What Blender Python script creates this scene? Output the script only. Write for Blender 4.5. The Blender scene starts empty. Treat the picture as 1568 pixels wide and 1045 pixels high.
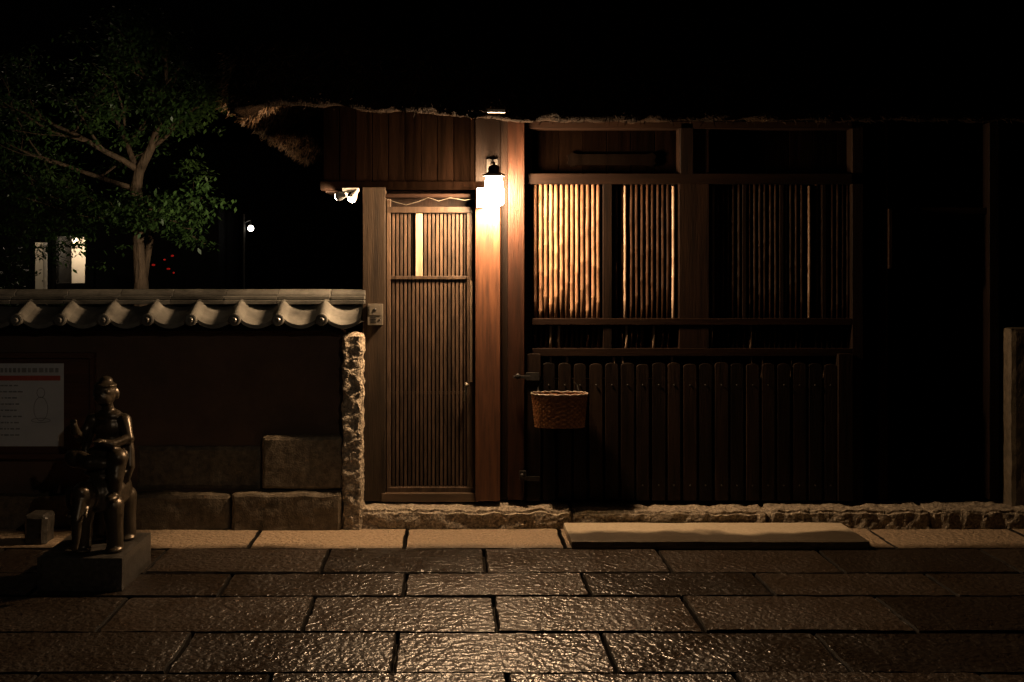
import bpy, bmesh, math, random
from mathutils import Vector, noise, Matrix
random.seed(7)
R=random.random
def U(a,b): return a+(b-a)*random.random()
EYE=1.64; F=1525.0
# camera-view pixels (u,v) at a chosen distance y in metres -> world metres
def SX(u,y): return (u-690.0)/F*y
def SZ(v,y): return EYE-(v-400.0)/F*y

scene=bpy.context.scene
# ------------------------------------------------------------------ materials
def new_mat(name):
    m=bpy.data.materials.new(name); m.use_nodes=True
    nt=m.node_tree; b=nt.nodes['Principled BSDF']; return m,nt,b
def surf(name,c1,c2,rough=0.6,metal=0.0,scale=5,stretch=(1,1,1),bump=0.3,bscale=60,bdist=0.005,var=0.0,rough2=None,detail=6,spec=0.5,bstretch=None):
    m,nt,b=new_mat(name); N=nt.nodes; L=nt.links
    tc=N.new('ShaderNodeTexCoord'); mp=N.new('ShaderNodeMapping'); mp.inputs['Scale'].default_value=stretch
    L.new(tc.outputs['Object'],mp.inputs['Vector'])
    n=N.new('ShaderNodeTexNoise'); n.inputs['Scale'].default_value=scale; n.inputs['Detail'].default_value=detail; n.inputs['Roughness'].default_value=0.65
    L.new(mp.outputs[0],n.inputs['Vector'])
    r=N.new('ShaderNodeValToRGB'); r.color_ramp.elements[0].position=0.32; r.color_ramp.elements[1].position=0.68
    r.color_ramp.elements[0].color=(*c1,1); r.color_ramp.elements[1].color=(*c2,1)
    L.new(n.outputs['Fac'],r.inputs['Fac'])
    col=r.outputs['Color']
    if var>0:
        a=N.new('ShaderNodeAttribute'); a.attribute_name='rnd'
        mr=N.new('ShaderNodeMapRange'); mr.inputs['To Min'].default_value=1-var; mr.inputs['To Max'].default_value=1+var
        L.new(a.outputs['Fac'],mr.inputs['Value'])
        vm=N.new('ShaderNodeVectorMath'); vm.operation='SCALE'
        L.new(col,vm.inputs[0]); L.new(mr.outputs[0],vm.inputs['Scale']); col=vm.outputs[0]
    L.new(col,b.inputs['Base Color'])
    b.inputs['Metallic'].default_value=metal; b.inputs['Roughness'].default_value=rough
    b.inputs['Specular IOR Level'].default_value=spec
    if rough2 is not None:
        mr=N.new('ShaderNodeMapRange'); mr.inputs['To Min'].default_value=rough; mr.inputs['To Max'].default_value=rough2
        mr.inputs['From Min'].default_value=0.3; mr.inputs['From Max'].default_value=0.7
        L.new(n.outputs['Fac'],mr.inputs['Value']); L.new(mr.outputs[0],b.inputs['Roughness'])
    if bump>0:
        n2=N.new('ShaderNodeTexNoise'); n2.inputs['Scale'].default_value=bscale; n2.inputs['Detail'].default_value=3
        mp2=N.new('ShaderNodeMapping'); mp2.inputs['Scale'].default_value=bstretch or stretch
        L.new(tc.outputs['Object'],mp2.inputs['Vector']); L.new(mp2.outputs[0],n2.inputs['Vector'])
        bp=N.new('ShaderNodeBump'); bp.inputs['Strength'].default_value=bump; bp.inputs['Distance'].default_value=bdist
        L.new(n2.outputs['Fac'],bp.inputs['Height']); L.new(bp.outputs[0],b.inputs['Normal'])
    return m
def emis(name,c,s):
    m,nt,b=new_mat(name); b.inputs['Base Color'].default_value=(*c,1)
    b.inputs['Emission Color'].default_value=(*c,1); b.inputs['Emission Strength'].default_value=s
    return m
V=(9,9,0.7); H=(0.7,9,9)
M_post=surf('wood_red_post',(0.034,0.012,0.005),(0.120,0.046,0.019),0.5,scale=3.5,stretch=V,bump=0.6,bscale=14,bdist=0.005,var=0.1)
M_post2=surf('wood_red_post_shade',(0.008,0.003,0.0014),(0.036,0.0125,0.0055),0.55,scale=3.5,stretch=V,bump=0.5,bscale=14,bdist=0.005,var=0.1,spec=0.2)  # darker copy of the post wood; weaker lamplight is put into the colour
M_wood=surf('wood_dark_brown',(0.003,0.0016,0.0010),(0.011,0.0052,0.0028),0.6,scale=3,stretch=V,bump=0.4,bscale=14,bdist=0.004,var=0.4,spec=0.10)
M_board=surf('wood_board_shade',(0.0010,0.0006,0.0004),(0.0035,0.0018,0.0011),0.8,scale=3,stretch=V,bump=0.4,bscale=14,bdist=0.004,var=0.4,spec=0.0)  # near-black colour paints in the shade above the lamp
M_woodh=surf('wood_dark_brown_horizontal',(0.0045,0.002,0.0012),(0.013,0.006,0.0032),0.6,scale=3,stretch=H,bump=0.4,bscale=14,bdist=0.004,var=0.3,spec=0.10)
M_picket=surf('wood_weathered_picket',(0.0030,0.0019,0.0013),(0.0125,0.0070,0.0043),0.55,scale=3,stretch=V,bump=0.5,bscale=14,bdist=0.004,var=0.6,spec=0.12)
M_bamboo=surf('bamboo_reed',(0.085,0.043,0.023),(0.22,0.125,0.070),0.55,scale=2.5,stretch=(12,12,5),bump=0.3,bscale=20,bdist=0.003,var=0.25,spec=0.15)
M_bamboo2=surf('bamboo_reed_dim_light',(0.014,0.0068,0.0035),(0.044,0.022,0.0115),0.6,scale=2.5,stretch=(12,12,5),bump=0.3,bscale=20,bdist=0.003,var=0.3,spec=0.08)  # darker reed copy: lamplight falloff painted into the colour
M_bamboo3=surf('bamboo_reed_far_shade',(0.006,0.003,0.0017),(0.020,0.010,0.0055),0.6,scale=2.5,stretch=(12,12,5),bump=0.3,bscale=20,bdist=0.003,var=0.3,spec=0.08)  # darkest reed copy, paints the shade of the bay farthest from the lamp
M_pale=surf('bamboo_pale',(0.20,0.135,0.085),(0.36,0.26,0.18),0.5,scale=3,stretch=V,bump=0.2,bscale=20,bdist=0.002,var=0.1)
M_pale2=surf('bamboo_pale_shade',(0.05,0.033,0.02),(0.12,0.08,0.052),0.5,scale=3,stretch=V,bump=0.2,bscale=20,bdist=0.002,var=0.1,spec=0.2)  # darkened pale bamboo: the far bay's weak light is in the colour
M_doorslat=surf('door_slat_wood',(0.020,0.0125,0.008),(0.072,0.045,0.028),0.5,scale=3,stretch=(12,12,2.5),bump=0.3,bscale=14,bdist=0.003,var=0.45,spec=0.3)
M_greywood=surf('wood_grey_weathered',(0.014,0.009,0.0055),(0.042,0.027,0.016),0.65,scale=3,stretch=V,bump=0.6,bscale=14,bdist=0.004,var=0.1,spec=0.2)
M_black=surf('dark_interior_board',(0.0015,0.001,0.0008),(0.0035,0.0022,0.0016),0.8,scale=3,stretch=V,spec=0.0)
M_plaster=surf('plaster_brown',(0.062,0.038,0.025),(0.10,0.060,0.040),0.9,scale=3,bump=0.5,bscale=170,bdist=0.004)
M_stone=surf('granite_rough',(0.06,0.045,0.03),(0.40,0.33,0.24),0.7,scale=60,bump=1.0,bscale=80,bdist=0.009,var=0.2)
M_stoned=surf('granite_damp',(0.07,0.053,0.032),(0.19,0.147,0.096),0.6,scale=25,bump=0.8,bscale=110,bdist=0.005,var=0.3)
M_base=surf('statue_base_granite',(0.018,0.016,0.013),(0.06,0.053,0.045),0.4,scale=40,bump=0.5,bscale=100,bdist=0.003)
M_tile=surf('silver_glazed_roof_tile',(0.09,0.087,0.078),(0.26,0.25,0.222),0.32,metal=0.3,scale=6,bump=0.25,bscale=70,bdist=0.003,var=0.35)
M_thatch=surf('thatch_straw',(0.003,0.0018,0.0012),(0.018,0.010,0.005),0.8,scale=14,bump=1.0,bscale=90,bdist=0.02,var=0.4,spec=0.05)
M_bronze=surf('bronze_wet',(0.050,0.039,0.027),(0.10,0.078,0.053),0.26,metal=0.6,scale=12,bump=0.3,bscale=45,bdist=0.004,rough2=0.42)
M_iron=surf('iron_dark',(0.012,0.011,0.010),(0.03,0.027,0.024),0.5,metal=0.5,scale=30,bump=0)
M_steel=surf('steel_plate',(0.16,0.14,0.11),(0.24,0.21,0.17),0.4,metal=0.5,scale=30,bump=0)
M_white=surf('white_painted_metal',(0.7,0.68,0.64),(0.8,0.78,0.74),0.4,scale=10,bump=0)
M_basket=surf('wicker_brown',(0.11,0.042,0.016),(0.36,0.15,0.058),0.42,scale=60,bump=0.6,bscale=160,bdist=0.003,var=0.4)
M_rim=surf('wicker_rim_pale',(0.12,0.09,0.065),(0.20,0.155,0.115),0.5,scale=60,bump=0.3)
M_bark=surf('bark',(0.05,0.030,0.016),(0.15,0.09,0.048),0.8,scale=6,stretch=(4,4,1),bump=1,bscale=12,bdist=0.02)
M_paper=surf('poster_paper',(0.46,0.47,0.49),(0.56,0.56,0.57),0.35,scale=4,bump=0)
M_red=surf('poster_red_ink',(0.40,0.09,0.065),(0.45,0.11,0.08),0.35,scale=8,bump=0)
M_ink=surf('poster_ink',(0.18,0.18,0.18),(0.28,0.28,0.28),0.4,scale=8,bump=0)
M_frame=surf('frame_wood_red',(0.05,0.02,0.012),(0.09,0.04,0.024),0.5,scale=3,stretch=H)
M_dark=surf('dark_render_wall',(0.004,0.0038,0.0035),(0.008,0.0075,0.007),0.9,scale=3,bump=0,spec=0.1)
M_wall=surf('cream_wall',(0.6,0.52,0.42),(0.7,0.62,0.5),0.8,scale=3,bump=0)
M_joint=surf('joint_mortar_dark',(0.003,0.0022,0.0015),(0.008,0.006,0.004),0.7,scale=20,bump=0,spec=0.15)
M_lamp=emis('lamp_glass_lit',(1.0,0.65,0.36),1150)
M_spot=emis('floodlight_lens_lit',(1.0,0.78,0.55),50)
M_globe=emis('globe_lamp_lit',(1.0,0.92,0.78),14)
M_redl=emis('red_lantern_lit',(1.0,0.03,0.02),0.16)
def leafmat(name,c1,c2):
    m,nt,b=new_mat(name); N=nt.nodes; L=nt.links
    a=N.new('ShaderNodeAttribute'); a.attribute_name='rnd'
    r=N.new('ShaderNodeValToRGB'); r.color_ramp.elements[0].color=(*c1,1); r.color_ramp.elements[1].color=(*c2,1)
    L.new(a.outputs['Fac'],r.inputs['Fac']); L.new(r.outputs[0],b.inputs['Base Color'])
    b.inputs['Roughness'].default_value=0.4
    t=N.new('ShaderNodeBsdfTranslucent'); L.new(r.outputs[0],t.inputs['Color'])
    mx=N.new('ShaderNodeMixShader'); mx.inputs[0].default_value=0.35
    L.new(b.outputs[0],mx.inputs[1]); L.new(t.outputs[0],mx.inputs[2]); L.new(mx.outputs[0],N['Material Output'].inputs['Surface'])
    return m
M_leaf=leafmat('leaf_green',(0.018,0.044,0.012),(0.10,0.18,0.045))
def paving(name,wet_edge,soft,dry1,dry2,wet1,wet2,wr0=0.22,wr1=0.40,noise_amp=0.25,wbump=1.0,bs=42,bd=0.012,spec=0.5,nsc=2.3):
    m,nt,b=new_mat(name); N=nt.nodes; L=nt.links
    tc=N.new('ShaderNodeTexCoord'); b.inputs['Specular IOR Level'].default_value=spec
    sx=N.new('ShaderNodeSeparateXYZ'); L.new(tc.outputs['Object'],sx.inputs[0])
    n=N.new('ShaderNodeTexNoise'); n.inputs['Scale'].default_value=nsc; n.inputs['Detail'].default_value=5; L.new(tc.outputs['Object'],n.inputs['Vector'])
    ma=N.new('ShaderNodeMath'); ma.operation='MULTIPLY_ADD'; L.new(n.outputs['Fac'],ma.inputs[0]); ma.inputs[1].default_value=noise_amp*2; 
    L.new(sx.outputs['Y'],ma.inputs[2])
    mr=N.new('ShaderNodeMapRange'); mr.inputs['From Min'].default_value=wet_edge-soft+noise_amp; mr.inputs['From Max'].default_value=wet_edge+soft+noise_amp
    L.new(ma.outputs[0],mr.inputs['Value'])
    g=N.new('ShaderNodeTexNoise'); g.inputs['Scale'].default_value=70; g.inputs['Detail'].default_value=4; g.inputs['Roughness'].default_value=0.7; L.new(tc.outputs['Object'],g.inputs['Vector'])
    def ramp(a,c):
        r=N.new('ShaderNodeValToRGB'); r.color_ramp.elements[0].position=0.35; r.color_ramp.elements[1].position=0.66
        r.color_ramp.elements[0].color=(*a,1); r.color_ramp.elements[1].color=(*c,1); L.new(g.outputs['Fac'],r.inputs['Fac']); return r
    rd=ramp(dry1,dry2); rw=ramp(wet1,wet2)
    mx=N.new('ShaderNodeMixRGB'); L.new(mr.outputs[0],mx.inputs[0]); L.new(rw.outputs[0],mx.inputs[1]); L.new(rd.outputs[0],mx.inputs[2])
    a=N.new('ShaderNodeAttribute'); a.attribute_name='rnd'
    mv=N.new('ShaderNodeMapRange'); mv.inputs['To Min'].default_value=0.6; mv.inputs['To Max'].default_value=1.35; L.new(a.outputs['Fac'],mv.inputs['Value'])
    vm=N.new('ShaderNodeVectorMath'); vm.operation='SCALE'; L.new(mx.outputs[0],vm.inputs[0]); L.new(mv.outputs[0],vm.inputs['Scale'])
    L.new(vm.outputs[0],b.inputs['Base Color'])
    # roughness: patchy film of water, a little different on each slab
    n3=N.new('ShaderNodeTexNoise'); n3.inputs['Scale'].default_value=3.2; n3.inputs['Detail'].default_value=5; L.new(tc.outputs['Object'],n3.inputs['Vector'])
    ad=N.new('ShaderNodeMath'); ad.operation='MULTIPLY_ADD'; L.new(a.outputs['Fac'],ad.inputs[0]); ad.inputs[1].default_value=0.16; L.new(n3.outputs['Fac'],ad.inputs[2])
    rr=N.new('ShaderNodeMapRange'); rr.inputs['From Min'].default_value=0.42; rr.inputs['From Max'].default_value=0.72
    rr.inputs['To Min'].default_value=wr0; rr.inputs['To Max'].default_value=wr1; L.new(ad.outputs[0],rr.inputs['Value'])
    rm=N.new('ShaderNodeMix'); rm.data_type='FLOAT'; L.new(mr.outputs[0],rm.inputs[0]); L.new(rr.outputs[0],rm.inputs[2]); rm.inputs[3].default_value=0.75
    L.new(rm.outputs[0],b.inputs['Roughness'])
    v=N.new('ShaderNodeTexNoise'); v.inputs['Scale'].default_value=bs; v.inputs['Detail'].default_value=2; v.inputs['Roughness'].default_value=0.55; L.new(tc.outputs['Object'],v.inputs['Vector'])
    bp=N.new('ShaderNodeBump'); bp.inputs['Strength'].default_value=wbump; bp.inputs['Distance'].default_value=bd
    L.new(v.outputs['Fac'],bp.inputs['Height']); L.new(bp.outputs[0],b.inputs['Normal'])
    return m
M_pave=paving('granite_paving_wet',5.74,0.06,(0.14,0.095,0.054),(0.30,0.215,0.132),(0.010,0.007,0.0045),(0.036,0.024,0.0155),0.27,0.42,0.12,1.0,30,0.0175,0.8)
M_slab=paving('stone_step_part_wet',5.86,0.035,(0.29,0.235,0.16),(0.38,0.31,0.22),(0.035,0.027,0.018),(0.06,0.047,0.033),0.35,0.5,0.16,0.12,42,.012,.5,3.2)
M_ground=surf('earth_dark',(0.006,0.005,0.004),(0.015,0.012,0.009),0.8,scale=20,bump=0,spec=.1)

# ------------------------------------------------------------------ mesh builder
class MB:
    def __init__(s): s.v=[]; s.f=[]; s.r=[]; s.m=[]
    def add(s,vs,fs,r=None,mi=0):
        o=len(s.v); s.v+= [tuple(v) for v in vs]; r=R() if r is None else r
        for f in fs: s.f.append([i+o for i in f]); s.r.append(r); s.m.append(mi)
    def box(s,x0,x1,y0,y1,z0,z1,r=None,mi=0):
        s.add([(x0,y0,z0),(x1,y0,z0),(x1,y1,z0),(x0,y1,z0),(x0,y0,z1),(x1,y0,z1),(x1,y1,z1),(x0,y1,z1)],
              [(3,2,1,0),(4,5,6,7),(0,1,5,4),(1,2,6,5),(2,3,7,6),(3,0,4,7)],r,mi)
    def sbox(s,u0,u1,v0,v1,y0,y1,r=None,mi=0):
        s.box(SX(u0,y0),SX(u1,y0),y0,y1,SZ(v1,y0),SZ(v0,y0),r,mi)
    def tube(s,pts,rad,n=8,r=None,mi=0,cap=True):
        vs=[];k=len(pts)
        for i,p in enumerate(pts):
            p=Vector(p); a=Vector(pts[max(i-1,0)]); b=Vector(pts[min(i+1,k-1)]); d=(b-a).normalized()
            t=Vector((0,1,0)) if abs(d.y)<0.9 else Vector((1,0,0))
            x=d.cross(t).normalized(); y=d.cross(x)
            rr=rad[i] if isinstance(rad,(list,tuple)) else rad
            for j in range(n):
                an=2*math.pi*j/n; vs.append(p+x*math.cos(an)*rr+y*math.sin(an)*rr)
        fs=[]
        for i in range(k-1):
            for j in range(n):
                fs.append((i*n+j,i*n+(j+1)%n,(i+1)*n+(j+1)%n,(i+1)*n+j))
        if cap: fs.append(tuple(range(n))[::-1]); fs.append(tuple((k-1)*n+j for j in range(n)))
        s.add(vs,fs,r,mi)
    def ell(s,c,rx,ry,rz,n=14,m=10,r=None,mi=0,rot=None):
        vs=[];c=Vector(c)
        for i in range(m+1):
            ph=math.pi*i/m
            for j in range(n):
                th=2*math.pi*j/n
                p=Vector((rx*math.sin(ph)*math.cos(th),ry*math.sin(ph)*math.sin(th),rz*math.cos(ph)))
                if rot: p=rot@p
                vs.append(c+p)
        fs=[]
        for i in range(m):
            for j in range(n): fs.append((i*n+j,(i+1)*n+j,(i+1)*n+(j+1)%n,i*n+(j+1)%n))
        s.add(vs,fs,r,mi)
    def poly_prism(s,prof,y0,y1,r=None,mi=0):
        n=len(prof); vs=[(x,y0,z) for x,z in prof]+[(x,y1,z) for x,z in prof]
        fs=[tuple(range(n)),tuple(range(2*n-1,n-1,-1))]+[(i,i+n,(i+1)%n+n,(i+1)%n) for i in range(n)]
        s.add(vs,fs,r,mi)
    def obj(s,name,mats,parent=None,bevel=0,smooth=False):
        me=bpy.data.meshes.new(name); me.from_pydata(s.v,[],s.f)
        if not isinstance(mats,(list,tuple)): mats=[mats]
        for m in mats: me.materials.append(m)
        at=me.attributes.new('rnd','FLOAT','FACE'); at.data.foreach_set('value',s.r)
        me.polygons.foreach_set('material_index',s.m)
        bm=bmesh.new(); bm.from_mesh(me)
        if len(s.f)<6000: bmesh.ops.recalc_face_normals(bm,faces=bm.faces)
        bm.to_mesh(me); bm.free()
        if smooth: me.polygons.foreach_set('use_smooth',[True]*len(me.polygons))
        o=bpy.data.objects.new(name,me); scene.collection.objects.link(o)
        if parent: o.parent=parent
        if bevel:
            b=o.modifiers.new('bevel','BEVEL'); b.width=bevel; b.segments=2; b.limit_method='ANGLE'
        return o
def empty(name):
    e=bpy.data.objects.new(name,None); scene.collection.objects.link(e); return e
def rough_box(x0,x1,y0,y1,z0,z1,res=0.02,amp=0.01,fs=12,mb=None,r=None,mi=0,seed=0,rnd=0.0):
    nx=max(1,int((x1-x0)/res)); ny=max(1,int((y1-y0)/res)); nz=max(1,int((z1-z0)/res))
    idx={}; vs=[]; fs_=[]
    cx,cy,cz=(x0+x1)/2,(y0+y1)/2,(z0+z1)/2
    def vid(i,j,k):
        if (i,j,k) in idx: return idx[(i,j,k)]
        p=Vector((x0+(x1-x0)*i/nx,y0+(y1-y0)*j/ny,z0+(z1-z0)*k/nz))
        e=(i in(0,nx))+(j in(0,ny))+(k in(0,nz))
        if e>=2:
            q=Vector((cx,cy,cz))-p; q=Vector([math.copysign(1,c) if abs(c)>1e-6 else 0 for c in q])
            m=Vector(((i in(0,nx)),(j in(0,ny)),(k in(0,nz))))
            p+=Vector((q.x*m.x,q.y*m.y,q.z*m.z))*rnd
        q=p*fs+Vector((seed*13.1,0,seed*3.7))
        d=noise.noise_vector(q)*amp+noise.noise_vector(q*2.7)*amp*0.5
        idx[(i,j,k)]=len(vs); vs.append(p+d); return idx[(i,j,k)]
    for i in range(nx):
        for j in range(ny):
            for k,fl in((0,1),(nz,0)):
                f=[vid(i,j,k),vid(i+1,j,k),vid(i+1,j+1,k),vid(i,j+1,k)]; fs_.append(f[::-1] if fl else f)
    for i in range(nx):
        for k in range(nz):
            for j,fl in((0,0),(ny,1)):
                f=[vid(i,j,k),vid(i+1,j,k),vid(i+1,j,k+1),vid(i,j,k+1)]; fs_.append(f[::-1] if fl else f)
    for j in range(ny):
        for k in range(nz):
            for i,fl in((0,1),(nx,0)):
                f=[vid(i,j,k),vid(i,j+1,k),vid(i,j+1,k+1),vid(i,j,k+1)]; fs_.append(f[::-1] if fl else f)
    mb.add(vs,fs_,r,mi)

# ------------------------------------------------------------------ ground + paving
g=MB(); g.add([(-900,-900,-0.05),(900,-900,-0.05),(900,900,-0.05),(-900,900,-0.05)],[(0,1,2,3)]); g.obj('ground',M_ground)
pv=MB()
rows=[6.12,5.68,5.24,4.88,4.41,3.97,3.52,3.07,2.62,2.17,1.7,1.25,0.8,0.35,-0.1,-0.6,-1.05,-1.5,-1.95,-2.4,-2.9]
for ri in range(len(rows)-1):
    y1=rows[ri]; y0=rows[ri+1]; off=-0.235 if ri%2==0 else 0.225
    if ri>=3: off=0.235 if ri%2==1 else -0.235
    if ri==1: off=0.22
    if ri==2: off=-0.25
    jit={k:U(-.035,.035) for k in range(-9,11)}
    for k in range(-8,9):
        xa=off+0.92*k+jit[k]; xb=off+0.92*(k+1)+jit[k+1]; gp=0.007
        cx=(xa+xb)/2
        h=U(-0.004,0.004); t1=U(-0.006,0.006); t2=U(-0.004,0.004); rr=R()
        if ri==0: rr=0.45+0.55*R()
        def z(x,y): return h+t1*(x-cx)+t2*(y-y0)
        n=10
        def loop(ins,dz):
            pts=[]; x0_,x1_,y0_,y1_=xa+gp+ins,xb-gp-ins,y0+gp+ins,y1-gp-ins
            for i in range(n*2): pts.append((x0_+(x1_-x0_)*i/(n*2),y0_))
            for i in range(n): pts.append((x1_,y0_+(y1_-y0_)*i/n))
            for i in range(n*2): pts.append((x1_-(x1_-x0_)*i/(n*2),y1_))
            for i in range(n): pts.append((x0_,y1_-(y1_-y0_)*i/n))
            out=[]
            for (x,y) in pts:
                d=noise.noise_vector(Vector((x*14,y*14,ri*3.0)))*0.009
                out.append((x+d.x,y+d.y,z(x,y)+dz+d.z*0.3))
            return out
        a=loop(0,-0.045); b=loop(0.0,-0.009); c=loop(0.006,0.0)
        m=len(a); vs=a+b+c; fs=[]
        for q in range(2):
            for i in range(m): fs.append((q*m+i,q*m+(i+1)%m,(q+1)*m+(i+1)%m,(q+1)*m+i))
        pv.add(vs,fs,rr,1)
        o=len(pv.v)-3*m
        pv.f.append([o+i for i in range(2*m,3*m)]); pv.r.append(rr); pv.m.append(0)
pv.obj('stone_pavement',[M_pave,M_joint])

st=MB(); rough_box(0.685,2.385,5.655,6.075,-0.002,0.048,0.025,0.003,6,st,r=0.75,seed=2,rnd=0.004)
st.obj('stone_step',M_slab)

kb=MB(); xs=[-0.62,0.75,1.95,2.95,4.6]
for i in range(4):
    rough_box(xs[i]+0.004,xs[i+1]-0.004,6.10,6.40,-0.03,0.105+U(-.003,.006),0.016,0.014,13,kb,r=(.8,.6,.3,.0)[i],seed=i,rnd=0.014)
kb.obj('stone_kerb',M_stone)

# ------------------------------------------------------------------ thatched gatehouse
G=empty('thatched_gatehouse')
body=MB()
body.box(-0.52,3.36,6.47,8.9,0.05,2.75)
body.box(-0.80,-0.515,6.38,8.9,2.08,2.75)
body.obj('body_walls',M_black,G)
ub=MB()
x=495
while x<738: ub.sbox(x,x+24.2,150,286,6.32,6.37); x+=25
ub.sbox(490,742,278,291,6.29,6.40)
for u0,u1 in((820,1040),(1062,1310)):
    xx=u0
    while xx<u1-1: ub.sbox(xx,min(xx+36,u1),160,268,6.37,6.40); xx+=36.6
for u in range(1312,1536,31): ub.sbox(u,u+30,160,768,6.38,6.42)
ub.obj('upper_boards',M_board,G,bevel=0.003)
po=MB()
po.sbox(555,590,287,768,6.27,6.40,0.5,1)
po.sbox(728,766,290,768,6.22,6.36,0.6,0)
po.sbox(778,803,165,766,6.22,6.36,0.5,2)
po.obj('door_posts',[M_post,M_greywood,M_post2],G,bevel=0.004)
p2=MB()
p2.sbox(766.5,777.5,165,766,6.30,6.40); p2.sbox(728,766,165,290,6.30,6.36,0)
p2.sbox(803.5,815,165,766,6.32,6.40)
p2.sbox(1040,1086,188,545,6.29,6.40); p2.sbox(1305,1322,188,766,6.28,6.40)
p2.sbox(1345,1360,188,766,6.30,6.40); p2.sbox(1361,1367,320,412,6.28,6.33,1.0)
p2.sbox(1515,1530,188,766,6.30,6.42); p2.sbox(1042,1062,188,268,6.27,6.288)
p2.obj('posts',M_wood,G,bevel=0.004)
bm_=MB()
bm_.sbox(803.5,1305,266,282,6.27,6.38); bm_.sbox(803.5,1305,186,197,6.27,6.38)
bm_.sbox(815.5,1305,488,498,6.28,6.38); bm_.sbox(815.5,1305,534,546,6.28,6.38)
bm_.sbox(590,728,297,303,6.29,6.38); bm_.sbox(1322,1530,318,328,6.33,6.38)
bm_.obj('beams',M_woodh,G,bevel=0.003)
th=MB(); th.sbox(584,734,756,769,6.26,6.40,1.0); th.obj('door_threshold',surf('threshold_wood',(0.035,0.02,0.01),(0.10,0.058,0.03),0.5,scale=3,stretch=H),G,bevel=0.003)
cq=MB(); prof=[]
for (u,v) in((868,238),(876,233),(884,236),(992,236),(999,233),(1006,239),(1003,245),(1006,251),(998,256),(990,253),(884,253),(876,256),(868,251),(871,245)):
    prof.append((SX(u,6.34),SZ(v,6.34)))
cq.poly_prism(prof,6.345,6.362); cq.obj('carved_transom_plaque',M_black,G,bevel=0.002)
def reed(mb,u,v0,v1,y,rad,r,mi=0):
    x=SX(u,y); z0=SZ(v1,y); z1=SZ(v0,y); pts=[];rs=[]; nxt=z0+U(0.05,0.25)
    pts.append((x,y,z0)); rs.append(rad)
    while nxt<z1-0.03:
        dx=U(-0.0015,0.0015)
        pts+= [(x+dx,y,nxt-0.006),(x+dx,y,nxt),(x+dx,y,nxt+0.006)]; rs+=[rad*0.98,rad*1.18,rad*0.98]; nxt+=U(0.10,0.24)
    pts.append((x,y,z1)); rs.append(rad*U(.9,1))
    mb.tube(pts,rs,8,r,mi)
rd=MB()
def bay(u0,u1,pitch,pales,mi):
    u=u0+pitch/2
    while u<u1-2:
        if not any(abs(u-p)<4.5 for p in pales):
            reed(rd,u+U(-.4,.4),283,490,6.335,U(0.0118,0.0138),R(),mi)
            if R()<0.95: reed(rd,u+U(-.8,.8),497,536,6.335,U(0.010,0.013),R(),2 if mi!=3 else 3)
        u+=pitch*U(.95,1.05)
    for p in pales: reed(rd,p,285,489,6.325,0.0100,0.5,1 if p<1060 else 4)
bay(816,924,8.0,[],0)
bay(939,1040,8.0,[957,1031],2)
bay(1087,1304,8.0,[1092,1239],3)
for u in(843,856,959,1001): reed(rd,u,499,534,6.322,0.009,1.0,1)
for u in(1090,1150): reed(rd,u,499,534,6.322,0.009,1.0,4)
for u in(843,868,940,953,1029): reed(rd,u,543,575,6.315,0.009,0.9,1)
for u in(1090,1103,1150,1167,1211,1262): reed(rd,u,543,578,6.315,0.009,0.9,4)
rd.obj('window_reeds',[M_bamboo,M_pale,M_bamboo2,M_bamboo3,M_pale2],G,smooth=True)
sl=MB()
sl.sbox(924,937,282,545,6.29,6.345)
for u in(1140,1197,1262): sl.sbox(u-3,u+3,283,489,6.32,6.35,0.2)
for v in(352,420): sl.sbox(816,1304,v,v+3.5,6.350,6.362,0.3)
sl.obj('window_bars',M_wood,G,bevel=0.002)
pk=MB(); u=831.0; nails=[]
def picket(u0,u1,vt,vb,y0,y1,arch,r=None):
    x0,x1=SX(u0,y0),SX(u1,y0); zt=SZ(vt,y0); zb=SZ(vb,y0); a=arch
    pr=[(x0,zb),(x1,zb),(x1,zt-a)]
    for i in range(1,8):
        t=math.pi*i/8; pr.append(((x0+x1)/2+(x1-x0)/2*math.cos(t),zt-a+a*math.sin(t)))
    pr.append((x0,zt-a)); pk.poly_prism(pr,y0,y1,r)
while u<1280:
    w=U(18.5,20.5); picket(u,u+w,556+U(-1,2),767,6.265+U(0,.006),6.285,0.018)
    nails+= [(u+w/2,590),(u+w/2,744)]; u+=24.0
picket(806,828,542,768,6.25,6.31,0.004,0.6); picket(1284,1306,542,768,6.25,6.31,0.004)
pk.obj('pickets',M_picket,G,bevel=0.0025)
bk=MB(); bk.sbox(829,1283,580,603,6.29,6.32); bk.sbox(829,1283,734,754,6.29,6.32); bk.sbox(812,1306,600,767,6.35,6.38,0)
bk.sbox(812,1306,545,602,6.38,6.41,0)
bk.obj('picket_rails',M_woodh,G)
nl=MB()
for (a,b) in nails: nl.ell((SX(a,6.26),6.263,SZ(b,6.26)),0.006,0.005,0.006,8,6)
nl.sbox(786,812,576,580,6.17,6.185); nl.ell((SX(793,6.16),6.165,SZ(577,6.16)),0.018,0.01,0.018,10,8)
nl.sbox(798,826,571,583,6.235,6.248); nl.sbox(796,806,722,736,6.19,6.215); nl.ell((SX(800,6.18),6.19,SZ(729,6.18)),0.014,0.01,0.014,10,8)
nl.sbox(804,826,730,737,6.235,6.248)
nl.obj('iron_fittings',M_iron,G,bevel=0.001)
dr=MB()
dr.sbox(592,598,305,756,6.30,6.36,1.0); dr.sbox(715,727,318,756,6.30,6.36,0.8)
dr.sbox(592,727,317,326,6.295,6.36,0.2); dr.sbox(598,715,423,428,6.31,6.35,0.3); dr.sbox(592,727,747,756,6.295,6.36,0.7)
dr.sbox(598,715,600,604,6.335,6.35,0.3)
dr.obj('door_frame',M_doorslat,G,bevel=0.002)
ds=MB(); u=600.5
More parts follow.
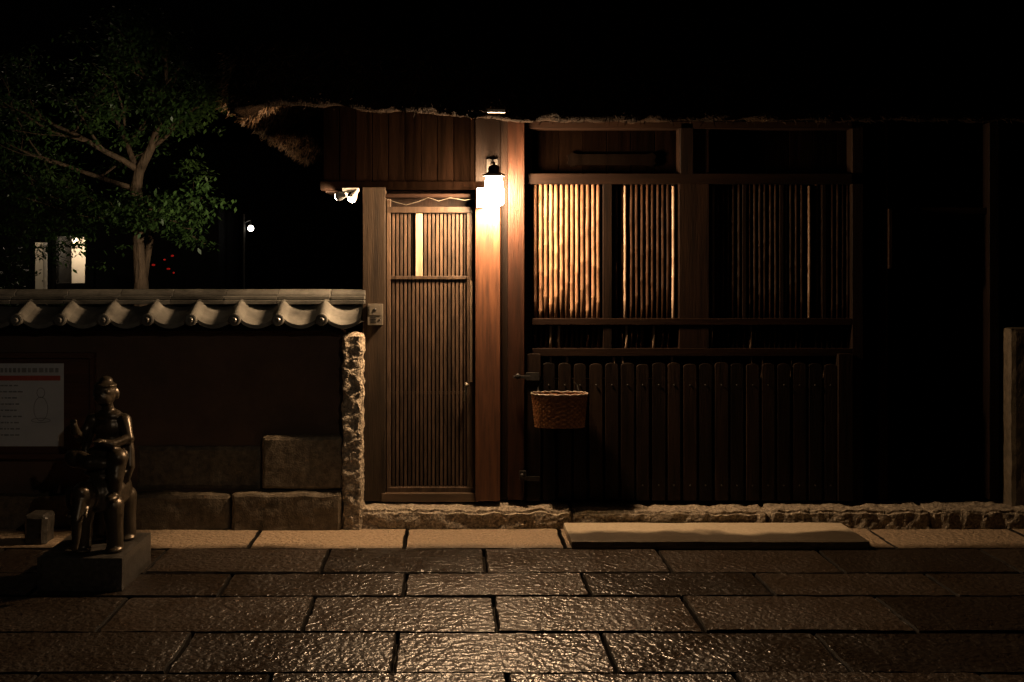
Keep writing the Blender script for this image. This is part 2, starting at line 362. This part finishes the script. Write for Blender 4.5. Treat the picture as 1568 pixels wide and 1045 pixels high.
while u<714:
    if u<634 or u>648: ds.sbox(u,u+4.0,326,424,6.325,6.345,U(0,1))
    ds.sbox(u,u+4.0,427,748,6.325,6.345,U(0,1)); u+=6.1
ds.obj('door_slats',M_doorslat,G,bevel=0.001)
dp=MB(); dp.sbox(636.5,647,327,423,6.31,6.34,1.0)
dp.sbox(720,723.5,430,585,6.292,6.3,1.0)
dp.obj('door_lit_strip',M_pale,G,bevel=0.001)  # pale strips paint the lit slat and the lit line on the stile
db=MB(); db.sbox(592,727,303,756,6.375,6.40); db.obj('door_backing',M_wood,G)
kn=MB(); kn.ell((SX(714,6.26),6.27,SZ(590,6.26)),0.014,0.018,0.016,12,8,mi=0); kn.tube([(SX(714,6.27),6.28,SZ(594,6.27)),(SX(713,6.27),6.275,SZ(602,6.27)),(SX(711,6.27),6.28,SZ(615,6.27))],[0.006,0.01,0.007],8)
kn.obj('door_knob',M_steel,G,smooth=True)
wr=MB()
pts=[(SX(a,6.28),6.285,SZ(b,6.28)) for a,b in((592,305),(606,310),(622,314),(640,309),(656,303),(672,308),(690,303),(712,307),(727,304))]
wr.tube(pts,0.0016,6); wr.obj('door_top_wire',M_steel,G)
# thatch roof
rf=MB(); X0,X1,Y0,Y1=-1.32,4.6,5.72,9.1
def plan_pts(ins):
    x0,x1,y0,y1=X0+ins,X1-ins,Y0+ins,Y1-ins; r=max(0.02,0.28-ins*0.15)
    nx,ny,nc=170,90,10; out=[]
    for i in range(nx): out.append((x0+r+(x1-x0-2*r)*i/nx,y0))
    for i in range(nc): a=-math.pi/2+math.pi/2*i/nc; out.append((x1-r+r*math.cos(a),y0+r+r*math.sin(a)))
    for i in range(ny): out.append((x1,y0+r+(y1-y0-2*r)*i/ny))
    for i in range(nc): a=math.pi/2*i/nc; out.append((x1-r+r*math.cos(a),y1-r+r*math.sin(a)))
    for i in range(nx): out.append((x1-r-(x1-x0-2*r)*i/nx,y1))
    for i in range(nc): a=math.pi/2+math.pi/2*i/nc; out.append((x0+r+r*math.cos(a),y1-r+r*math.sin(a)))
    for i in range(ny): out.append((x0,y1-r-(y1-y0-2*r)*i/ny))
    for i in range(nc): a=math.pi+math.pi/2*i/nc; out.append((x0+r+r*math.cos(a),y0+r+r*math.sin(a)))
    return out
prof=[(0.62,2.80),(0.5,2.73),(0.38,2.66),(0.26,2.58),(0.14,2.51),(0.06,2.45),(0.0,2.45),(-0.01,2.50),(-0.01,2.56),(0.0,2.62),(0.01,2.68),(0.04,2.73),(0.10,2.79)]
t=0.2
while t<1.66: prof.append((t,2.79+(t-0.10)*0.95)); t+=0.12
rings=[]
def sag(x): return 0.09*max(0,min(1,(0.4-x)/1.2))
for k,(ins,z) in enumerate(prof):
    ring=[]
    for (x,y) in plan_pts(ins):
        d=noise.noise_vector(Vector((x*6,y*6,z*9)))*0.022+noise.noise_vector(Vector((x*25,y*25,z*30)))*0.012
        ring.append((x+d.x,y+d.y,z+d.z+sag(x)))
    rings.append(ring)
m=len(rings[0]); vs=[p for r_ in rings for p in r_]; fs=[]
for k in range(len(rings)-1):
    for i in range(m): fs.append((k*m+i,k*m+(i+1)%m,(k+1)*m+(i+1)%m,(k+1)*m+i))
fs.append(tuple(range((len(rings)-1)*m,len(rings)*m)))
rf.add(vs,fs,0.5); rf.obj('thatch_roof',M_thatch,G,smooth=True)
sw=MB()
def straw(x,y,z,n,mi):
    z+=sag(x); p=Vector((x,y,z)); L=U(0.02,0.06); w=U(0.0015,0.0035)
    d=(n*U(.4,1)+Vector((U(-.5,.5),U(-.4,.4),U(-.9,.1)))).normalized()
    sd=d.cross(Vector((R()-.5,R()-.5,R()-.5))).normalized()*w
    sw.add([p-sd,p+sd,p+d*L+sd*.4,p+d*L-sd*.4],[(0,1,2,3)],None,mi)
for i in range(6500): 
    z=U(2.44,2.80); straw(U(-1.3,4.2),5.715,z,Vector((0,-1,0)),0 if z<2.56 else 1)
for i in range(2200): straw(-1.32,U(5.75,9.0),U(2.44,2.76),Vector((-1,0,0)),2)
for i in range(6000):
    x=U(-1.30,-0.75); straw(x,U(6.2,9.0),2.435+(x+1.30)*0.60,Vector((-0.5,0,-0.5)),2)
sw.obj('thatch_straws',[surf('straw_strands_edge_shade',(0.003,0.0018,0.0012),(0.010,0.006,0.0035),0.8,scale=8,var=0.6,bump=0,spec=0.05),  # lower-edge straws darkened in colour to hold back the lamplight there
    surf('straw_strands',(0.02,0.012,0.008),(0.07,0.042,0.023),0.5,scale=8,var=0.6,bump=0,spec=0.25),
    surf('straw_strands_side_lit',(0.05,0.028,0.014),(0.14,0.085,0.045),0.5,scale=8,var=0.6,bump=0,spec=0.25)],G)  # lighter straw copy: the floodlit side eave is painted into the colour

# ------------------------------------------------------------------ wall lamp
WL=empty('wall_lamp')
def lathe(mb,c,prof,n=20,mi=0,r=0.5):
    vs=[];c=Vector(c)
    for (rr,h) in prof:
        for j in range(n):
            a=2*math.pi*j/n
            vs.append(c+Vector((rr*math.cos(a),rr*math.sin(a),h)))
    fs=[]
    for i in range(len(prof)-1):
        for j in range(n): fs.append((i*n+j,i*n+(j+1)%n,(i+1)*n+(j+1)%n,(i+1)*n+j))
    fs.append(tuple(range(n))[::-1]); fs.append(tuple((len(prof)-1)*n+j for j in range(n)))
    mb.add(vs,fs,r,mi)
LX,LY=0.262,6.02
gl=MB(); lathe(gl,(LX,LY,1.975),[(0.045,0),(0.058,0.008),(0.061,0.03),(0.058,0.09),(0.053,0.14),(0.046,0.175)],16); gl.obj('glass_shade',M_lamp,WL,smooth=True)
cp=MB(); lathe(cp,(LX,LY,2.15),[(0.05,0),(0.066,0.000),(0.068,0.012),(0.045,0.022),(0.036,0.03),(0.034,0.06),(0.02,0.07)])
cp.tube([(LX,LY,2.2),(LX,LY+0.03,2.235),(LX,LY+0.10,2.245),(LX,LY+0.26,2.24)],0.010,8)
cp.box(LX-0.035,LX+0.035,6.27,6.295,2.18,2.28); cp.obj('cap_and_bracket',M_iron,WL)
jb=MB(); jb.sbox(730,742,288,318,6.16,6.215); jb.obj('white_side_box',M_white,WL,bevel=.004)  # small white box added for the bright piece left of the globe
tg=MB(); tg.box(0.21,0.31,5.66,5.69,2.485,2.502); tg.obj('eave_metal_clip',M_white,G,bevel=0.002)

FL=empty('floodlight')
fl=MB(); fe=MB()
cx,cy,cz=-0.645,6.22,2.075
fl.box(cx-0.03,cx+0.07,cy-0.02,cy+0.05,cz,cz+0.02)
def head(px,py,pz,dx,dy,dz,rad,L):
    d=Vector((dx,dy,dz)).normalized(); p=Vector((px,py,pz))
    fl.tube([p-d*L,p-d*L*0.7,p-d*0.02,p],[rad*0.45,rad*0.6,rad*0.98,rad],14)
    fe.tube([p+d*0.002,p+d*0.006],[rad*0.9,rad*0.85],14)
    return p,d
pA,dA=head(cx-0.055,cy-0.03,cz-0.035,-0.75,0.5,-0.12,0.028,0.07)
pB,dB=head(cx+0.03,cy-0.05,cz-0.055,-0.4,-0.45,-0.75,0.026,0.08)
fl.tube([(cx,cy,cz),(cx-0.02,cy-0.01,cz-0.03)],0.01,8); fl.tube([(cx+0.04,cy,cz),(cx+0.04,cy-0.02,cz-0.03)],0.01,8)
fl.obj('housing',M_white,FL); fe.obj('lens',M_spot,FL)
def spot(name,loc,target,power,ang,col,parent,blend=0.6,size=0.03):
    l=bpy.data.lights.new(name,'SPOT'); l.energy=power; l.spot_size=math.radians(ang); l.spot_blend=blend; l.color=col; l.shadow_soft_size=size
    o=bpy.data.objects.new(name,l); o.location=loc; o.rotation_euler=(Vector(target)-Vector(loc)).to_track_quat('-Z','Y').to_euler(); scene.collection.objects.link(o); o.parent=parent; return o
spot('beam',pA+dA*0.03,(-2.05,8.4,2.35),150,62,(1,.84,.6),FL,0.7)
spot('beam_up',pA+dA*0.05,(-1.28,8.0,2.5),150,40,(1,.66,.4),FL,0.8)
def point(name,loc,power,col,parent,size=0.05):
    l=bpy.data.lights.new(name,'POINT'); l.energy=power; l.color=col; l.shadow_soft_size=size
    o=bpy.data.objects.new(name,l); o.location=loc; scene.collection.objects.link(o); o.parent=parent; return o

# street lamp across the lane (behind the viewer): casts the statue's shadow on the notice board
KL=empty('lane_street_lamp')
w=MB(); w.tube([(2.9,-2.6,-.04),(2.9,-2.6,2.5),(2.9,-2.6,4.1),(2.75,-2.5,4.3),(2.5,-2.3,4.35)],[.06,.05,.04,.03,.025],12)
w.tube([(2.42,-2.24,4.30),(2.45,-2.27,4.36),(2.5,-2.3,4.40)],[.13,.10,.03],16); w.obj('pole_and_hood',M_iron,KL,smooth=True)
w=MB(); w.ell((2.43,-2.25,4.28),.05,.05,.04); w.obj('bulb',emis('street_bulb_lit',(1,.85,.65),10),KL,smooth=True)
spot('street_beam',(2.40,-2.2,4.22),(-2.1,6.1,0.8),105,34,(1,.85,.66),KL,0.9,0.05)
spot('street_spill',(2.40,-2.2,4.22),(-0.6,6.0,2.6),30,46,(1,.72,.46),KL,0.9,0.05)

# ------------------------------------------------------------------ intercom
IC=MB(); IC.sbox(563,586,466,498,6.235,6.272,0.5,0); 
IC.sbox(565.5,583.5,468.5,483,6.231,6.2355,0.5,1); IC.ell((SX(574,6.23),6.231,SZ(475,6.23)),0.011,0.006,0.011,12,8,mi=2)
for k in range(4): IC.sbox(567,576,486+k*2.6,487.2+k*2.6,6.233,6.2355,0.5,2)
IC.ell((SX(581,6.232),6.234,SZ(490,6.232)),0.007,0.004,0.007,10,6,mi=2)
IC.obj('doorbell_intercom',[M_steel,M_steel,M_iron],bevel=0.002)

# ------------------------------------------------------------------ basket
BK=empty('wicker_basket')
b=MB(); n=120; lv=44; cx=SX(857,6.15); cy=6.155; zt=SZ(603,6.15); zb=SZ(654,6.15)
vs=[]
for k in range(lv+1):
    t=k/lv; hw=0.150+0.022*t; hd=0.068+0.012*t
    for j in range(n):
        a=2*math.pi*j/n; c,s_=math.cos(a),math.sin(a); e=0.75
        x=math.copysign(abs(c)**e,c); y=math.copysign(abs(s_)**e,s_)
        w=math.sin(j*math.pi/2.5+ (math.pi if (k//3)%2 else 0))*0.006*abs(math.sin(math.pi*(k%3+0.5)/3))
        vs.append((cx+x*(hw+w),cy+y*(hd+w),zb+(zt-zb)*t))
fs=[]
for k in range(lv):
    for j in range(n): fs.append((k*n+j,k*n+(j+1)%n,(k+1)*n+(j+1)%n,(k+1)*n+j))
fs.append(tuple(range(n))[::-1]); b.add(vs,fs,0.5)
b.obj('woven_body',M_basket,BK,smooth=True)
rm=MB()
pts=[]
for j in range(61):
    a=2*math.pi*j/60; c,s_=math.cos(a),math.sin(a)
    pts.append((cx+math.copysign(abs(c)**.75,c)*0.174,cy+math.copysign(abs(s_)**.75,s_)*0.081,zt+0.003*math.sin(j*2.1)))
rm.tube(pts,0.0050,7,cap=False)
rm.obj('rim',M_rim,BK,smooth=True)
hn=MB()
hn.tube([(cx-0.13,6.235,zt),(cx-0.12,6.25,zt+0.04),(cx-0.10,6.25,zt+0.06)],0.004,6); hn.tube([(cx+0.13,6.235,zt),(cx+0.12,6.25,zt+0.04),(cx+0.10,6.25,zt+0.06)],0.004,6)
hn.obj('hanging_cord',M_iron,BK)

# ------------------------------------------------------------------ left garden wall
GW=empty('plaster_garden_wall')
w=MB(); XL=-9.0; XR=-0.665
w.box(XL,XR,6.17,6.42,0.18,1.30); w.obj('plaster',M_plaster,GW)
w=MB()
rough_box(XL,-2.2,6.10,6.3,-0.03,0.2,0.06,0.008,8,w,r=.1,seed=1)
rough_box(-2.19,-1.35,6.085,6.3,-0.03,0.215,0.025,0.008,9,w,r=.1,seed=2,rnd=.008); rough_box(-1.34,-0.665,6.075,6.3,-0.03,0.225,0.022,0.008,9,w,r=.3,seed=3,rnd=.008)
rough_box(-1.16,-0.665,6.105,6.3,0.235,0.565,0.022,0.005,9,w,r=.9,seed=4,rnd=.008)
rough_box(-1.95,-1.17,6.155,6.3,0.225,0.50,0.03,0.006,9,w,r=.0,seed=5,rnd=.008)
w.obj('stone_base_course',M_stoned,GW)
w=MB(); rough_box(-0.662,-0.545,6.085,6.30,-0.02,1.19,0.011,0.014,19,w,r=1.0,seed=6,rnd=.006)
w.obj('rough_granite_pier',M_stone,GW)
tl=MB(); pit=0.262; xc0=-0.775
def wave(x):
    t=((x-xc0)/pit)%1.0
    if t<0.16: return 0.034*math.cos(t/0.16*math.pi/2)
    if t>0.84: return 0.034*math.cos((1-t)/0.16*math.pi/2)
    q=(t-0.16)/0.68
    return -0.030*math.sin(math.pi*q)**0.8
xs=[];x=XL
while x<-0.535: xs.append(x); x+=0.009
sec=[(6.00,1.262),(6.00,1.285),(6.06,1.315),(6.14,1.350),(6.24,1.385)]
vs=[];nx=len(xs)
for (y,z) in sec:
    for x in xs: vs.append((x,y,z+wave(x)))
fs=[]
for k in range(len(sec)-1):
    for i in range(nx-1): fs.append((k*nx+i,k*nx+i+1,(k+1)*nx+i+1,(k+1)*nx+i))
tl.add(vs,fs,0.6)
vs=[]
for (y,z) in((6.003,1.262),(6.25,1.262)):
    for x in xs: vs.append((x,y,z+(wave(x) if y<6.1 else 0)))
tl.add(vs,[(i,i+1,nx+i+1,nx+i) for i in range(nx-1)],0.2)
k=0
while xc0-pit*k>XL+0.1:
    xc=xc0-pit*k
    tl.tube([(xc,6.02,1.288),(xc,5.975,1.286),(xc,5.972,1.286)],[0.036,0.036,0.029],20,U(0,.6))
    tl.tube([(xc,5.974,1.286),(xc,5.966,1.286)],[0.018,0.011],14,U(0,.6))
    k+=1
tl.obj('eave_tiles',M_tile,GW)
tr=MB()
x=XL
while x<-0.54:
    x1=min(x+0.33,-0.535)
    tr.box(x+.001,x1-.001,6.17,6.43,1.372,1.396,U(0,1)); tr.box(x+.002,x1-.001,6.19,6.41,1.400,1.420,U(0,1))
    pr=[]
    for i in range(13):
        a=math.pi*i/12; pr.append((math.cos(a)*0.060,math.sin(a)*0.040))
    n0=len(pr); vv=[(x+.001,6.30+a_,1.422+b_) for a_,b_ in pr]+[(x1-.001,6.30+a_,1.422+b_) for a_,b_ in pr]
    tr.add(vv,[(i,i+1,n0+i+1,n0+i) for i in range(n0-1)]+[tuple(range(n0)),tuple(range(2*n0-1,n0-1,-1))],U(0,1))
    x+=0.33
tr.obj('ridge_tiles',M_tile,GW,bevel=0.003)
w=MB(); w.box(XL,XR+.0,6.06,6.45,1.215,1.255); w.obj('coping_board',M_wood,GW,bevel=.003)

# ------------------------------------------------------------------ notice board
NB=MB(); y=6.13
NB.box(-3.10,-2.21,y,y+.03,0.44,1.06,.5,0)
NB.box(-3.12,-2.19,y-.02,y+.03,0.425,0.455,.5,1); NB.box(-3.12,-2.19,y-.02,y+.03,1.045,1.075,.5,1); NB.box(-2.215,-2.19,y-.019,y+.03,0.457,1.043,.5,1); NB.box(-3.12,-3.095,y-.019,y+.03,0.457,1.043,.5,1)
NB.box(-3.05,-2.38,y-.004,y-.001,0.50,1.01,.5,2); NB.box(-3.04,-2.40,y-.0065,y-.0045,0.905,0.935,.5,3)
xx=-3.0
while xx<-2.42:
    wd=U(.015,.03); NB.box(xx,xx+wd,y-.0065,y-.0045,0.955,0.982,.5,4); xx+=wd+.010
for rr_ in range(9):
    xx=-3.0
    while xx<-2.66:
        wd=U(.008,.03); NB.box(xx,xx+wd,y-.0065,y-.0045,0.87-rr_*.038,0.878-rr_*.038,.5,4); xx+=wd+U(.004,.012)
def outline(cx,cz,rx,rz,mi=4,t=.004):
    n=20
    for i in range(n):
        a=2*math.pi*i/n; a2=2*math.pi*(i+1)/n
        p=[(cx+rx*math.cos(a),cz+rz*math.sin(a)),(cx+rx*math.cos(a2),cz+rz*math.sin(a2)),(cx+(rx-t)*math.cos(a2),cz+(rz-t)*math.sin(a2)),(cx+(rx-t)*math.cos(a),cz+(rz-t)*math.sin(a))]
        NB.add([(q[0],y-.006,q[1]) for q in p],[(0,1,2,3)],.5,mi)
outline(-2.52,0.83,.026,.032); outline(-2.52,0.73,.045,.075); outline(-2.52,0.66,.06,.015)
NB.obj('notice_board',[M_frame,M_frame,M_paper,M_red,M_ink])

# ------------------------------------------------------------------ statue: deity seated on elephant
ST=empty('bronze_elephant_rider_statue')
s=MB(); cx,cy=-1.795,5.14; zb=0.163
KX=1.0; DZ=0.0
def E(x,y,z,rx,ry,rz,rot=None): s.ell((cx+x*KX,cy+y*KX,zb+z+DZ),rx*KX,ry*KX,rz*(1+(KX-1)*.6),16,12,rot=rot)
def T(pts,rs): 
    s.tube([(cx+a*KX,cy+b_*KX,zb+c+DZ) for a,b_,c in pts],[r*KX for r in rs],14)
    for p,r_ in zip(pts,rs): E(p[0],p[1],p[2],r_,r_,r_)
E(0.015,0.05,0.285,0.110,0.17,0.10); E(0.01,-0.05,0.29,0.100,0.10,0.095)
for lx,ly in((-0.07,-0.08),(0.085,-0.07),(-0.06,0.14),(0.08,0.15)):
    T([(lx*.9,ly,0.23),(lx,ly-.005,0.13),(lx*1.03,ly,0.03)],[0.056,0.044,0.042]); E(lx*1.03,ly-.012,0.015,0.047,0.050,0.018)
E(-0.04,-0.155,0.295,0.068,0.07,0.078)
E(-0.045,-0.19,0.325,0.045,0.04,0.04)
T([(-0.042,-0.20,0.28),(-0.045,-0.24,0.20),(-0.045,-0.245,0.12),(-0.05,-0.25,0.07),(-0.07,-0.255,0.072)],[0.038,0.029,0.022,0.017,0.012])
for sx_ in(-1,1):
    E(-0.04+sx_*0.080,-0.12,0.28,0.042,0.016,0.066,Matrix.Rotation(sx_*0.5,3,'Z'))
    T([(-0.04+sx_*0.035,-0.21,0.25),(-0.04+sx_*0.043,-0.25,0.22),(-0.04+sx_*0.045,-0.268,0.235)],[0.011,0.009,0.005])
KX=1.16; DZ=0.012
E(0.01,0.03,0.375,0.10,0.11,0.028); E(0.01,0.03,0.405,0.088,0.092,0.022)
E(0.01,0.04,0.46,0.085,0.075,0.055); E(0.012,0.05,0.53,0.062,0.052,0.07); E(0.012,0.045,0.60,0.070,0.052,0.065); E(0.012,0.045,0.655,0.064,0.042,0.04)
T([(0.012,0.04,0.67),(0.008,0.032,0.72)],[0.03,0.026])
E(0.004,0.022,0.785,0.052,0.056,0.062); E(0.004,0.0,0.760,0.040,0.042,0.038)
E(0.004,-0.032,0.774,0.008,0.012,0.014); E(0.004,-0.036,0.752,0.015,0.006,0.005); E(-0.016,-0.026,0.793,0.012,0.008,0.004); E(0.024,-0.026,0.793,0.012,0.008,0.004)
E(0.056,0.03,0.775,0.008,0.014,0.026); E(-0.048,0.03,0.775,0.008,0.014,0.026)
E(0.004,0.03,0.842,0.030,0.030,0.024); E(0.004,0.02,0.822,0.052,0.054,0.012)
T([(-0.04,0.02,0.45),(-0.105,-0.05,0.46),(-0.03,-0.085,0.445),(0.03,-0.085,0.44)],[0.048,0.044,0.034,0.024])
T([(0.05,0.02,0.46),(0.092,-0.075,0.465),(0.088,-0.095,0.37),(0.083,-0.085,0.30)],[0.048,0.044,0.036,0.026]); E(0.083,-0.115,0.275,0.026,0.045,0.018)
T([(0.078,0.045,0.635),(0.108,0.01,0.545),(0.06,-0.06,0.53),(0.03,-0.08,0.545)],[0.034,0.029,0.022,0.016])
T([(-0.060,0.045,0.635),(-0.098,0.0,0.555),(-0.095,-0.075,0.60),(-0.092,-0.095,0.635)],[0.034,0.029,0.021,0.015])
E(0.02,-0.095,0.555,0.022,0.016,0.012)
for k in range(4):
    T([(0.03-k*.009,-0.10,0.555),(0.024-k*.009,-0.12,0.553)],[0.0055,0.0045])
    T([(-0.082-k*.007,-0.095,0.64),(-0.082-k*.0075,-0.099,0.668-abs(k-1.2)*.004)],[0.0055,0.0045])
T([(0.075,0.07,0.62),(0.105,0.05,0.48),(0.11,0.03,0.40),(0.10,0.02,0.33)],[0.022,0.020,0.024,0.014])
T([(-0.06,0.07,0.62),(-0.095,0.06,0.50),(-0.105,0.04,0.41)],[0.022,0.018,0.016])
so=s.obj('figure',M_bronze,ST)
rmm=so.modifiers.new('r','REMESH'); rmm.mode='VOXEL'; rmm.voxel_size=0.0055; rmm.use_smooth_shade=True
sm=so.modifiers.new('s','SMOOTH'); sm.factor=0.5; sm.iterations=3
w=MB(); rough_box(-2.06,-1.63,4.95,5.43,-0.01,0.165,0.03,0.002,6,w,seed=9,rnd=.004); w.obj('plinth',M_base,ST)
w=MB(); rough_box(-2.47,-2.34,5.75,5.9,-0.01,0.17,0.02,0.008,9,w,r=.1,seed=12,rnd=.01); w.obj('rough_marker_stone',M_base)

# ------------------------------------------------------------------ right side
w=MB(); rough_box(3.50,3.72,6.22,6.42,0.0,1.22,0.03,0.004,8,w,r=.0,seed=21,rnd=.005); w.obj('stone_gatepost',surf('gatepost_granite',(0.035,0.027,0.017),(0.09,0.07,0.046),0.6,scale=25,bump=0.6,bscale=90,bdist=0.004))
w=MB(); w.box(3.40,3.50,6.45,6.5,0,1.3); w.box(3.72,9,6.30,6.5,0,1.15); w.obj('board_fence',M_wood)

# ------------------------------------------------------------------ tree
TR=empty('garden_tree')
tk=MB(); tips=[]
def branch(p,d,L,r,depth):
    pts=[p.copy()];rs=[r];n=6
    for i in range(n):
        d=(d+Vector((U(-.22,.22),U(-.22,.22),U(-.1,.16)))).normalized(); p=p+d*L/n
        pts.append(p.copy()); rs.append(r*(1-0.55*(i+1)/n))
        if depth>=2 or (depth==1 and i>2): tips.append((p.copy(),depth))
        if depth<3 and i>=1 and R()<(0.8 if depth<2 else 0.5):
            sd=(d+Vector((U(-1.2,1.2),U(-1.1,1.1),U(-.3,.55)))).normalized()
            branch(p,sd,L*U(.5,.75),rs[-1]*0.62,depth+1)
    tk.tube(pts,rs,8 if depth<2 else 5)
    tips.append((p.copy(),3))
ty=8.4
def tp(u,v,y=ty): return Vector((SX(u,y),y,SZ(v,y)))
main=[tp(214,700),tp(213,560),tp(216,440),tp(212,350),tp(208,290),tp(213,262),tp(232,225),tp(246,182)]
tk.tube(main,[.085,.075,.062,.055,.05,.044,.035,.028],12)
tk.tube([tp(218,445),tp(226,390),tp(234,350,8.3),tp(228,300,8.2)],[.035,.03,.022,.015],8)
branch(main[-1],Vector((0.3,0,1)),0.6,0.026,1); branch(main[-1],Vector((-0.6,-.2,1)),0.5,0.022,1)
branch(main[5],Vector((-0.9,-.3,0.7)),0.9,0.028,1); branch(main[5],Vector((-0.5,.4,0.9)),0.8,0.028,1)
branch(main[4],Vector((-1,-.1,0.25)),1.0,0.024,1); branch(main[6],Vector((0.8,-.3,0.5)),0.5,0.02,1)
branch(main[3],Vector((0.7,-.6,0.1)),0.6,0.018,1); branch(main[3],Vector((-1,-.3,0.1)),0.9,0.018,1)
branch(main[3],Vector((-0.2,-1,0.1)),0.5,0.018,1)
tk.obj('trunk_and_limbs',M_bark,TR,smooth=True)
lf=MB()
def leafspray(c,n,spread,size,flat=0.4):
    rr=R()
    for i in range(n):
        v=Vector((random.gauss(0,1),random.gauss(0,1),random.gauss(0,1)*flat))*spread
        p=c+v; L=size*U(.6,1.3)
        d=Vector((U(-1,1),U(-1,1),U(-.9,.3))).normalized()
        sd=d.cross(Vector((U(-.4,.4),U(-.4,.4),1))).normalized()*L*0.22
        lf.add([p,p+d*L*.45+sd,p+d*L,p+d*L*.45-sd],[(0,1,2,3)],min(1,max(0,rr*.6+R()*.4)))
for (p,dp_) in tips:
    if p.x>SX(350,8.4): continue
    if R()<0.8: leafspray(p+Vector((0,0,-.02)),16,0.07,0.05)
for (u,v,yy,n) in((165,180,8.0,360),(150,165,8.2,200),(310,300,7.5,260),(285,325,7.6,280),(255,335,7.8,240),(215,330,7.8,200),(150,320,8.0,260),(110,350,8,280),(60,330,8.2,300),(20,350,8.2,300),(260,150,8.6,300),(40,240,8.6,360),(90,270,8.4,300),(10,180,8.8,360),(290,190,8.8,240),(110,120,8.8,300),(200,120,8.8,300),(60,390,8.0,200),(180,215,8.4,200),(-60,280,8.6,500),(-80,180,8.6,500),(130,375,8.0,260),(95,362,8.0,260),(30,130,8.9,300),(300,250,8.7,200)):
    q=tp(u,v,yy)
    for k in range(max(1,n//22)):
        leafspray(q+Vector((random.gauss(0,.12),random.gauss(0,.15),random.gauss(0,.065))),22,0.045,0.05)
lf.obj('foliage',M_leaf,TR)
print('leaves',len(lf.f),'tips',len(tips))
lf=MB()
for k in range(14): leafspray(Vector((SX(100,6.7)+U(-.07,.07),6.7+U(-.1,.1),1.33+U(-.05,.08))),16,0.03,0.04,0.7)
for k in range(30): leafspray(Vector((SX(100,6.7)+U(-.2,.2),6.7+U(-.1,.2),1.0+U(-.3,.25))),16,0.05,0.04,0.7)
lf.obj('garden_shrub',M_leaf)
lf=MB()
for k in range(90): leafspray(Vector((SX(15,12)+U(-.6,.3),12+U(-.3,.3),1.5+U(-.6,.45))),16,0.07,0.06,0.7)
lf.obj('distant_shrub',M_leaf)

# ------------------------------------------------------------------ distant things
DH=empty('distant_house')
w=MB(); w.box(-14,SX(86,14.6),14.6,18,0,2.9); w.box(SX(131,14.6),-3.4,14.6,18,0,2.4); w.box(SX(86,14.6)+.01,SX(131,14.6)-.01,14.6,15.1,2.0,2.9)
w.obj('dark_walls',M_dark,DH)
w=MB(); w.box(-6.4,-4.9,15.2,15.3,0,2.3); w.obj('lit_porch_wall',M_wall,DH)
w=MB(); w.box(SX(54,14),SX(66,14),14.0,14.15,0,1.9); w.box(SX(80,14.2),SX(86,14.2),14.2,14.3,0,2.0,0.2,1); w.box(SX(130,14.2),SX(143,14.2),14.2,14.3,0,1.6,0.2,1)
w.box(SX(84,14.2),SX(130,14.2),14.2,14.3,0,SZ(434,14.2),0.2,1)
w.obj('porch_pillars',[M_wall,M_dark],DH)
w=MB(); w.ell((-5.6,14.85,1.95),.04,.04,.04); w.obj('porch_bulb',emis('porch_bulb_lit',(1,.8,.55),10),DH)
point('porch_light',(-5.6,14.8,1.85),13,(1,.80,.56),DH)
point('pillar_fill',(-5.85,13.6,2.0),3,(1,.80,.55),DH)  # added fill light for the pillar fronts, has no fixture
SL=empty('globe_street_lamp'); w=MB(); w.ell((SX(384,15),15,SZ(350,15)),.045,.045,.045); w.obj('globe',M_globe,SL,smooth=True)
w=MB(); w.tube([(SX(373,15),15.02,0),(SX(373,15),15.02,2.35)],.022,8); w.tube([(SX(373,15),15.02,2.22),(SX(384,15),15,2.26),(SX(384,15),15,2.18)],.012,6); w.obj('pole',M_iron,SL)
w=MB()
for (u,v) in((235,406),(252,398),(258,412),(266,418),(264,392)): w.ell((SX(u,13.5),13.5,SZ(v,13.5)),.012+.022*R(),.02,.009+.010*R())
w.obj('red_lantern_cluster',M_redl)
SR=empty('street_light'); w=MB(); w.ell((SX(1549,16),16,SZ(400,16)),.05,.05,.06); w.obj('lamp_head',emis('far_lamp_lit',(1,.9,.75),8),SR); w=MB(); w.tube([(SX(1549,16),16.06,0),(SX(1549,16),16.06,1.6)],.03,8); w.obj('pole',M_iron,SR)
w=MB(); w.box(-30,-3.1,24,26,0,4.5); w.box(-3.0,0,22,26,0,5.5); w.box(3,20,24,27,0,5); w.obj('background_buildings',M_dark)

# ------------------------------------------------------------------ world
wd=bpy.data.worlds.new('World'); scene.world=wd; wd.use_nodes=True; nt=wd.node_tree
sky=nt.nodes.new('ShaderNodeTexSky'); sky.sky_type='NISHITA'; sky.sun_disc=False; sky.sun_elevation=math.radians(-4); sky.sun_rotation=math.radians(200)
bg=nt.nodes['Background']; nt.links.new(sky.outputs[0],bg.inputs['Color']); bg.inputs['Strength'].default_value=0.012

# ------------------------------------------------------------------ camera
cd=bpy.data.cameras.new('camera'); cam=bpy.data.objects.new('camera',cd); scene.collection.objects.link(cam)
cam.location=(0,0,EYE); cam.rotation_euler=(math.radians(90),0,0)
cd.sensor_width=36; cd.lens=36*F/1568; cd.shift_x=(784-690)/1568; cd.shift_y=-(522.5-400)/1568; cd.clip_end=3000
scene.camera=cam
scene.view_settings.view_transform='Standard'; scene.view_settings.look='None'; scene.view_settings.exposure=0
